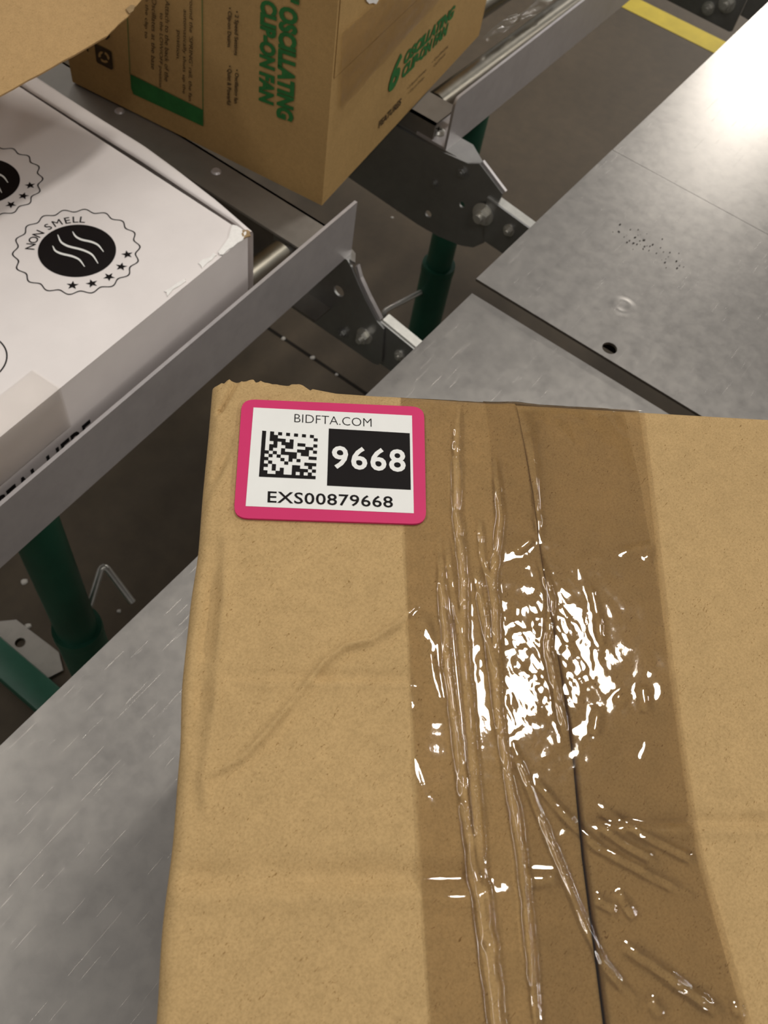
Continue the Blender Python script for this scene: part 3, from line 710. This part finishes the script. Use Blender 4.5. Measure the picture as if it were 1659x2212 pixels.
bmx = bmesh.new(); bmx.from_mesh(lab.data); bmesh.ops.recalc_face_normals(bmx, faces=bmx.faces); bmx.to_mesh(lab.data); bmx.free()
lquad('white_field', (392, 262), (1440, 315), (1452, 962), (340, 915), ZL + 0.00008, M['wink'], lab)
def ltext(s, tl, tr, bl, z, mat, off=0.0, sp=1.0):
    O = lpt(*crop8(*bl), z); U = lpt(*crop8(bl[0] + tr[0] - tl[0], bl[1] + tr[1] - tl[1]), z) - O; V = lpt(*crop8(*tl), z) - O
    return text_on('lettering', s, O, U, V, mat, lab, off, 0.0, sp)
ltext('BIDFTA.COM', (664, 305), (1175, 336), (662, 360), ZL + 0.00016, M['black'], -0.012)
lquad('black_field', (890, 402), (1425, 433), (1432, 808), (878, 780), ZL + 0.00016, M['black'], lab)
ltext('9668', (912, 514), (1404, 540), (906, 668), ZL + 0.00024, M['wink'], 0.02, 1.1)
ltext('EXS00879668', (487, 816), (1318, 850), (484, 893), ZL + 0.00016, M['black'], 0.012, 1.06)
DM = ['10101010101010', '10110000000001', '10111101000000', '10010111011001', '10110011000110', '10100100011101', '11010111101100',
      '10101001100011', '11000101010000', '10100010000111', '11010000110010', '10010100111101', '11001100101010', '11111111111111']
q = [np.array(luv(*crop8(*p))) for p in ((450, 416), (818, 448), (802, 738), (428, 721))]
bm = bmesh.new()
def dmp(s, t):
    a = q[0] * (1 - s) * (1 - t) + q[1] * s * (1 - t) + q[2] * s * t + q[3] * (1 - s) * t
    return place(np.array(a[0]), np.array(a[1]), np.array(ZL + 0.00016))
for r_, row in enumerate(DM):
    c_ = 0
    while c_ < 14:
        if row[c_] == '1':
            e_ = c_
            while e_ < 14 and row[e_] == '1': e_ += 1
            flat_poly(bm, [dmp(c_ / 14, (r_ + 1) / 14), dmp(e_ / 14, (r_ + 1) / 14), dmp(e_ / 14, r_ / 14), dmp(c_ / 14, r_ / 14)]); c_ = e_
        else: c_ += 1
me_ = bpy.data.meshes.new('matrix_code'); bm.to_mesh(me_); bm.free(); link('matrix_code', me_, M['black'], lab)

# ------------------------------------------------------------------ white carton on lane 1
HW = 0.575; ZW = Z(HW)
def wp(x, y, dz=0.0):
    p = at(x, y, HW); p[2] += dz; return p
A_ = wp(535, 508); Bf = wp(0, 944)                    # front top edge
dF = (Bf - A_) / np.linalg.norm(Bf - A_)
Ein = wp(170, 260); dS = (Ein - wp(520, 487)); dS = dS / np.linalg.norm(dS)
wc = thing('white_carton', (0.25, 0.68, ZR), 'white printed carton with round smell badges against the conveyor end stop', 'carton')
F0 = A_; F1 = A_ + dF * 0.52; B0 = A_ + dS * 0.50; B1 = B0 + dF * 0.52
O1 = hit(548, 508, (0, A_[1], 0), (0, 1, 0)); 
side_out = np.array([0.016, 0.0, -0.004])
def w8(name, top, zb, mat, parent, inset=0.0):
    vs_ = [(p[0], p[1], zb) for p in top] + [tuple(p) for p in top]; k = len(top)
    return mesh(name, vs_, [tuple(range(k))[::-1], tuple(range(k, 2 * k))] + [(i, (i + 1) % k, k + (i + 1) % k, k + i) for i in range(k)], mat, parent)
dz = np.array([0, 0, -0.0012])
w8('carton_body', [F1 + dz, F0 + dz, B0 + dz, B1 + dz], ZR + 0.0002, M['whitecard'], wc)
# lid: slightly oversailing top panel
def slab(name, top, th, mat, parent):
    vs_ = [tuple(p - np.array([0, 0, th])) for p in top] + [tuple(p) for p in top]; k = len(top)
    return mesh(name, vs_, [tuple(range(k))[::-1], tuple(range(k, 2 * k))] + [(i, (i + 1) % k, k + (i + 1) % k, k + i) for i in range(k)], mat, parent)
lid = slab('lid_panel', [F1, F0, B0, B1], 0.0012, M['whitecard'], wc)
# bulging tuck flap along the right side: curved strip, widest in the middle
nS = 30; st = []
inn = [(-60, 108), (60, 190), (170, 260), (300, 340), (398, 405), (506, 477), (536, 503)]
oun = [(20, 126), (140, 206), (224, 260), (311, 314), (380, 365), (463, 430), (547, 503)]
for i in range(nS):
    t = i / (nS - 1) * 6; k = min(int(t), 5); f = t - k
    a = wp(*(np.array(inn[k]) * (1 - f) + np.array(inn[k + 1]) * f)); o_ = at(*(np.array(oun[k]) * (1 - f) + np.array(oun[k + 1]) * f), HW + 0.004)
    for s, dz_ in ((0.0, -0.003), (0.04, -0.0012), (0.12, -0.0003), (0.4, -0.0001), (0.75, -0.0012), (0.93, -0.003), (1.0, -0.006)):
        st.append((a[0] + (o_[0] - a[0]) * s, a[1] + (o_[1] - a[1]) * s, ZW + dz_))
    st.append((o_[0], o_[1], ZR + 0.004))
mesh('tuck_flap', st, [(i * 8 + j, (i + 1) * 8 + j, (i + 1) * 8 + j + 1, i * 8 + j + 1) for i in range(nS - 1) for j in range(7)], M['whitecard'], wc, True)
def ring_scallop(cx_, cy_, upx, upy, rpx, parts=True, stars=True):
    c = wp(cx_, cy_); up = wp(upx, upy) - c; up = up / np.linalg.norm(up); rt = np.array([up[1], -up[0], 0])
    Rr = np.linalg.norm(wp(cx_ + rpx, cy_ - rpx * 0.08) - wp(cx_ - rpx, cy_ + rpx * 0.08)) / 2
    def P(r, a, z): return c + (rt * math.cos(a) + up * math.sin(a)) * r * Rr + np.array([0, 0, z])
    N = 288; vs_, fs = [], []
    for k in range(N):
        a = k * math.tau / N; r = 0.965 + 0.036 * math.sin(18 * a)
        vs_ += [P(r - 0.0115, a, 0.0003), P(r + 0.0115, a, 0.0003)]
    for k in range(N): fs.append((2 * k, 2 * k + 1, (2 * k + 3) % (2 * N), (2 * k + 2) % (2 * N)))
    bd = mesh('smell_badge', vs_, fs, M['black'], wc)
    mesh('badge_disc', [P(0.615, k * math.tau / 72, 0.0003) for k in range(72)], [tuple(range(72))], M['black'], bd)
    c1 = wp(167, 541); u1 = wp(106, 490) - c1; u1 = u1 / np.linalg.norm(u1); r1 = np.array([u1[1], -u1[0], 0]); R1 = np.linalg.norm(wp(304, 530) - wp(30, 552)) / 2
    for ln in (((157, 501), (163, 512), (176, 519), (198, 523), (213, 530), (224, 545)), ((125, 508), (131, 524), (146, 533), (178, 540), (200, 550), (212, 570)), ((114, 532), (119, 543), (132, 549), (156, 554), (172, 561), (183, 577))):
        loc = np.array([[(wp(*p) - c1) @ r1 / R1, (wp(*p) - c1) @ u1 / R1] for p in ln]); K = 24; vs_, fs = [], []
        tt = np.linspace(0, len(ln) - 1, K + 1); xx = np.interp(tt, range(len(ln)), loc[:, 0]); yy = np.interp(tt, range(len(ln)), loc[:, 1])
        for _ in range(3):
            xx[1:-1] = (xx[:-2] + xx[1:-1] * 2 + xx[2:]) / 4; yy[1:-1] = (yy[:-2] + yy[1:-1] * 2 + yy[2:]) / 4
        dx, dy = np.gradient(xx), np.gradient(yy); nn_ = np.hypot(dx, dy)
        for k in range(K + 1):
            w = 0.006 + 0.017 * math.sin(math.pi * k / K)
            for e in (-1, 1):
                p = c + (rt * (xx[k] - e * w * dy[k] / nn_[k]) + up * (yy[k] + e * w * dx[k] / nn_[k])) * Rr; vs_.append((p[0], p[1], p[2] + 0.0006))
            if k < K: fs.append((2 * k, 2 * k + 1, 2 * k + 3, 2 * k + 2))
        mesh('vapour_line', vs_, fs, M['wink'], bd)
    for k in range(5):
        a = math.radians(-90 + (k - 2) * 21.5); cs = P(0.80, a, 0.0003); vs_ = []
        for i in range(10):
            r = (0.098 if i % 2 == 0 else 0.040) * Rr; b = a + math.pi + i * math.pi / 5
            vs_.append(cs + (rt * math.cos(b) + up * math.sin(b)) * r)
        mesh('star', vs_, [tuple(range(10))], M['black'], bd)
    word = 'NON SMELL'; tot = 98
    adv = [1.0, 1.08, 1.0, 0.5, 0.9, 1.3, 0.95, 0.75, 0.75]; cum = np.cumsum([0] + adv); pos = [(cum[i] + adv[i] / 2) / cum[-1] for i in range(9)]
    for ch, f in zip(word, pos):
        if ch == ' ': continue
        a = math.radians(90 + tot / 2 - f * tot); co, fs = text_raw(ch, 0.0 if ch == 'M' else 0.008)
        lo, hi = co.min(0), co.max(0); hgt = 0.15; sc = hgt / (hi[1] - lo[1])
        tx = rt * math.sin(a) - up * math.cos(a); ty = rt * math.cos(a) + up * math.sin(a)
        mid = (lo[0] + hi[0]) / 2
        P3 = [c + ty * Rr * (0.665 + (p[1] - lo[1]) * sc) + tx * Rr * ((p[0] - mid) * sc) + np.array([0, 0, 0.0003]) for p in co]
        mesh('lettering', P3, fs, M['black'], bd)
ring_scallop(167, 541, 106, 490, 137)
ring_scallop(-36, 391, -92, 343, 130)
c3 = wp(-62, 775); r3 = np.linalg.norm(wp(15, 768) - c3); vs_, fs = [], []
for k in range(96):
    a = k * math.tau / 96
    for rr in (r3 - 0.0006, r3 + 0.0006): vs_.append((c3[0] + rr * math.cos(a), c3[1] + rr * math.sin(a), ZW + 0.0003))
for k in range(96): fs.append((2 * k, 2 * k + 1, (2 * k + 3) % 192, (2 * k + 2) % 192))
mesh('printed_circle', vs_, fs, M['black'], wc)
# lettering on the front face, its lower half hidden by the stop
fn = np.array([-dF[1], dF[0], 0.0]); fn = fn if fn[1] < 0 else -fn
fP = F0 + fn * 0.0004
g0, g1 = hit(-8, 1086, fP, fn), hit(192, 914, fP, fn)
Uu = g1 - g0; Uu[2] = 0; g1b = g0 + Uu
hh_ = 0.030; O = g0.copy(); O[2] = (g0[2] + g1[2]) / 2 - hh_ + 0.004
text_on('lettering', 'SEAL HERE', O, Uu * 1.02, np.array([0, 0, hh_]), M['black'], wc, 0.02)
# worn corner and edge patches
def patch(name, px, mat, parent, z=0.0006, seed=0):
    rr = random.Random(seed); pts = []
    for i, (x, y) in enumerate(px):
        x2, y2 = px[(i + 1) % len(px)]
        for k in range(3):
            t = k / 3; pts.append(wp(x + (x2 - x) * t + rr.uniform(-3, 3), y + (y2 - y) * t + rr.uniform(-3, 3), z + rr.uniform(0, .0006)))
    bm = bmesh.new(); f = flat_poly(bm, pts); bmesh.ops.triangulate(bm, faces=[f])
    e = bmesh.ops.extrude_face_region(bm, geom=list(bm.faces)); bmesh.ops.translate(bm, vec=(0, 0, -0.0012), verts=[g for g in e['geom'] if isinstance(g, bmesh.types.BMVert)])
    return from_bm(name, bm, mat, parent)
patch('torn_patch', [(505, 486), (528, 498), (532, 510), (505, 536), (480, 552), (470, 545), (494, 515)], M['wornwhite'], wc, 0.0012, 1)
patch('torn_patch', [(520, 497), (540, 502), (538, 514), (524, 516)], M['wornbrown'], wc, 0.0014, 2)
patch('torn_patch', [(356, 630), (398, 602), (402, 607), (362, 640)], M['wornwhite'], wc, 0.0007, 3)
patch('torn_patch', [(430, 572), (462, 548), (466, 553), (436, 580)], M['wornwhite'], wc, 0.0007, 4)
# clear tape folded over the front edge
tq = [wp(-20, 900, 0.0008), wp(135, 822, 0.0008), hit(150, 905, F0 + fn * 0.0009, fn), hit(-30, 1040, F0 + fn * 0.0009, fn)]
te0 = F0 + dF * ((wp(128, 838) - F0) @ dF) + fn * 0.0009 + np.array([0, 0, 0.0008]); te1 = F0 + dF * 0.5 + fn * 0.0009 + np.array([0, 0, 0.0008])
zz0 = np.array([0, 0, 1.0]); dn_ = np.array([0, 0, -0.05]); bk = -fn * 0.03
wt = mesh('tape_strip', [te0 + bk, te0, te0 + dn_, te1 + bk, te1, te1 + dn_], [(0, 1, 4, 3), (1, 2, 5, 4)], M['tape_white'], wc); orient(wt, fn + zz0)

# ------------------------------------------------------------------ fan carton bridging the two lanes
C0 = np.array([0.656, 0.473]); CL = np.array([0.615, 0.819]); CR = np.array([1.0823, 0.5392])
dl = (CL - C0); LL = np.linalg.norm(dl); dl = dl / LL; dr = np.array([-dl[1], dl[0]]) * -1; dr = dr if dr @ (CR - C0) > 0 else -dr
dr = (CR - C0) / np.linalg.norm(CR - C0); LR = np.linalg.norm(CR - C0)
nl = np.array([-abs(dl[1]), -abs(dl[0]) if dl[0] * dl[1] < 0 else abs(dl[0]), 0.0]); nl = np.array([dl[1], -dl[0], 0.0]); nl = nl if nl[0] < 0 else -nl
nr = np.array([dr[1], -dr[0], 0.0]); nr = nr if nr[1] < 0 else -nr
FB = ZR + 0.0022; FH = 0.31
fc = thing('fan_carton', (*(C0 + dl * LL / 2 + dr * LR / 2), FB), 'brown carton printed in green for an oscillating clip-on fan', 'carton')
c00 = np.array([C0[0], C0[1], 0.0]); d3l = np.array([*dl, 0.0]); d3r = np.array([*dr, 0.0]); zz = np.array([0, 0, 1.0])
def para(name, o, a, b, c, mat, parent):
    o, a, b, c = (np.array(v, float) for v in (o, a, b, c)); vs_ = [o, o + a, o + a + b, o + b, o + c, o + a + c, o + a + b + c, o + b + c]
    bm = bmesh.new(); vv = [bm.verts.new(tuple(v)) for v in vs_]
    for f in ((0, 1, 2, 3), (4, 5, 6, 7), (0, 1, 5, 4), (1, 2, 6, 5), (2, 3, 7, 6), (3, 0, 4, 7)): bm.faces.new([vv[i] for i in f])
    return from_bm(name, bm, mat, parent)
T = 0.0035
para('carton_core', c00 + zz * FB + d3l * T + d3r * T, d3l * (LL - T), d3r * (LR - T), zz * FH, M['kraft_in'], fc)
pl_ = para('side_panel', c00 + zz * FB + d3r * 0.0006, d3l * LL, d3r * (T - .0006), zz * FH, M['kraft_b'], fc)
stepz = hit(719, 174, c00, nr)[2] - FB
pr_ = para('end_panel', c00 + zz * FB + d3l * 0.0002 + d3r * (T * .62), d3r * (LR - T * .62), d3l * (T - .0002), zz * stepz, M['kraft_b'], fc)
pf_ = para('end_flap', c00 + zz * (FB + stepz + 0.0008) - nr * 0.0002 + d3r * (T * 1.75), d3r * (LR - T * 1.75), d3l * T, zz * (FH - stepz - .0008), M['kraft_b'], fc)
OFFL = c00 + nl * 0.0006; OFFR = c00 + nr * 0.0008
def onL(x, y): return hit(x, y, OFFL, nl)
def onR(x, y): return hit(x, y, OFFR, nr)
def ftext(fn_, s, bl, br, tl, mat, parent, off=0.0, shear=0.0):
    O = fn_(*bl); U = fn_(*br) - O; V = fn_(*tl) - O
    return text_on('lettering', s, O, U, V, mat, parent, off, shear)
ftext(onL, '6" OSCILLATING', (604, -38), (596, 258), (648, -34), M['ginkd'], pl_, 0.055, 0.25)
ftext(onL, 'CLIP-ON FAN', (562, 0), (558, 223), (599, 4), M['ginkd'], pl_, 0.055, 0.25)
for s, x, y0, y1 in (('• 2 Speed Settings', 505, 22, 118), ('• Clip-on Design', 490, 14, 100), ('• Oscillating fan', 505, 148, 222), ('• Quiet & Powerful', 490, 140, 225)):
    ftext(onL, s, (x, y0), (x - 2, y1), (x + 11, y0 + 3), M['ink'], pl_, 0.02)
for s, x, y1, ln in (("around the 'SPRING' rail, the fan", 406, 216, 230), ('automatically shuts up the', 392, 200, 210), ('position.', 378, 127, 0), ('Attach to the back of the', 355, 174, 0),
                     ('to the LOW/OFF position', 341, 186, 0), ('Oscillates at the base', 326, 148, 0), ('with the clip to', 310, 80, 0)):
    ln = 7.0 * len(s)
    ftext(onL, s, (x + 2, y1 - ln), (x, y1), (x + 12, y1 - ln + 5), M['ink'], pl_, 0.0)
def lpoly(fn_, pts, mat, parent, name):
    return mesh(name, [fn_(*p) for p in pts], [tuple(range(len(pts)))], mat, parent)
lpoly(onL, [(281, 160), (283, 190), (288, 203), (439, 273), (439, 238)], M['ginkd'], pl_, 'printed_bar')
lpoly(onL, [(437, -40), (435.4, -40), (437.4, 240), (439, 240)], M['ginkd'], pl_, 'printed_line')
lpoly(onL, [(272, -40), (270.6, -40), (280, 160), (281.4, 161)], M['ginkd'], pl_, 'printed_line')
# recycling mark: dark rounded square with three pale chasing arrows
def onL2(x, y): return hit(x, y, c00 + nl * 0.0009, nl)
rec = lpoly(onL, [(204, 97), (207, 95), (238, 110), (241, 114), (244, 148), (241, 151), (211, 136), (208, 132)], M['ink'], pl_, 'recycling_mark')
cen = np.array([224.5, 123])
for k in range(3):
    a0 = k * math.tau / 3 - 1.4; pts = []
    for i in range(7): a = a0 + i / 6 * 1.35; pts.append((cen[0] + 12 * math.cos(a), cen[1] + 12 * math.sin(a) + 4 * math.cos(a)))
    ah = a0 + 1.75; pts.append((cen[0] + 10 * math.cos(ah), cen[1] + 10 * math.sin(ah) + 4 * math.cos(ah)))
    for i in range(7): a = a0 + (6 - i) / 6 * 1.35; pts.append((cen[0] + 7 * math.cos(a), cen[1] + 7 * math.sin(a) + 2.5 * math.cos(a)))
    lpoly(onL2, pts, M['kraft_b'], pl_, 'recycling_arrow')
lpoly(onL, [(214, 62), (222, 60), (234, 70), (237, 80), (230, 86), (216, 78), (222, 72)], M['ink'], pl_, 'printed_mark')
lpoly(onL, [(186, 100), (190, 101), (191, 112), (188, 111)], M['ink'], pl_, 'printed_mark')
# end face printing
ftext(onR, '6', (838, 206), (862, 178), (846, 138), M['ginkd'], pr_, 0.04, 0.2)
ftext(onR, 'OSCILLATING', (872, 142), (980, 36), (876, 114), M['ginkd'], pr_, 0.055, 0.2)
ftext(onR, 'CLIP-ON FAN', (868, 172), (966, 74), (871, 145), M['ginkd'], pr_, 0.055, 0.2)
ftext(onR, 'FEATURES', (818, 278), (866, 226), (820, 262), M['ink'], pr_, 0.03)
for s, a, b in (('• 2 Speed Settings', (880, 196), (921, 154)), ('• Clip-on Design', (882, 206), (916, 171)), ('• Oscillating', (933, 140), (968, 103)), ('• Quiet & Powerful', (936, 148), (962, 120))):
    ftext(onR, s, a, b, (a[0] + 1, a[1] - 8), M['ink'], pr_, 0.0)
# tape over the end flap
def onRt(x, y, o=0.0012): return hit(x, y, c00 + nr * o, nr)
tg = []; n1, n2 = 30, 18
e00, e10, e01, e11 = onRt(734, 236), onRt(1000, -60), onRt(736, 70), onRt(900, -70)
for i in range(n1):
    for j in range(n2):
        s, t = i / (n1 - 1), j / (n2 - 1)
        p = e00 * (1 - s) * (1 - t) + e10 * s * (1 - t) + e01 * (1 - s) * t + e11 * s * t
        tg.append(p + nr * (0.0012 + 0.0012 * abs(float(vnoise(np.array([s * 9]), np.array([t * 14]), 8)[0])) + 0.0006 * float(vnoise(np.array([s * 40]), np.array([t * 60]), 9)[0])))
ftp = mesh('tape_strip', tg, [(i * n2 + j, i * n2 + j + 1, (i + 1) * n2 + j + 1, (i + 1) * n2 + j) for i in range(n1 - 1) for j in range(n2 - 1)], M['tape_far'], fc, True); orient(ftp, nr)
lpoly(lambda x, y: onRt(x, y, 0.0014), [(790, -14), (792, 2), (798, 8), (806, 6), (813, 9), (818, 0), (822, -16)], M['wornwhite'], fc, 'torn_paper')

# ------------------------------------------------------------------ stacked carton with a drooping open flap, standing on the white carton
sk = thing('stacked_carton', (0.34, 0.95, ZW), 'plain brown carton with a torn drooping flap standing on the white carton', 'carton')
box2('carton_body', (0.06, 0.80, ZW + 0.0004), (0.555, 1.10, Z(0.33)), M['kraft_c'], sk)
hgA, hgB = np.array([0.06, 0.7985, Z(0.33)]), np.array([0.555, 0.7985, Z(0.33)])
eL = hit(0, 206, (0, 0.60, 0), (0, 1, 0)); eR = hit(238, 72, (0, 0.60, 0), (0, 1, 0))
nk = np.cross(eR - eL, hgA - eL); nk = nk / np.linalg.norm(nk); nk = nk if nk[2] > 0 else -nk
def onK(x, y): return hit(x, y, eL, nk)
out2 = [(-60, 239), (-20, 217), (0, 206), (30, 190), (60, 172.5), (85, 160), (110, 146), (135, 131), (160, 118.5), (200, 95), (220, 83), (232, 77), (240, 68), (247, 62), (256, 52), (268, 42), (276, 36), (284, 27), (281, 19), (289, 17), (296, 11), (304, 1), (312, -6), (320, -14)]
P2 = [onK(*p) for p in out2] + [hgB, hgA]
bm = bmesh.new()
fr_ = [bm.verts.new(tuple(p)) for p in P2]; bk_ = [bm.verts.new(tuple(p - nk * 0.004)) for p in P2]
bm.faces.new(fr_); bm.faces.new(bk_[::-1]); k = len(fr_)
for i in range(k): bm.faces.new((fr_[i], bk_[i], bk_[(i + 1) % k], fr_[(i + 1) % k]))
bmesh.ops.triangulate(bm, faces=[f for f in bm.faces if len(f.verts) > 4])
fo = from_bm('drooping_flap', bm, M['kraft_c'], sk)
bm = bmesh.new()
flat_poly(bm, [onK(*p) + nk * 0.0005 for p in [(278, 31), (271, 21), (282, 12), (291, 14), (287, 25)]]); e = bmesh.ops.extrude_face_region(bm, geom=list(bm.faces))
bmesh.ops.translate(bm, vec=tuple(nk * 0.0012), verts=[g for g in e['geom'] if isinstance(g, bmesh.types.BMVert)])
from_bm('torn_edge', bm, M['wornbrown'], fo)

for o in list(bpy.data.objects):
    if '_wl' in o: del o['_wl']
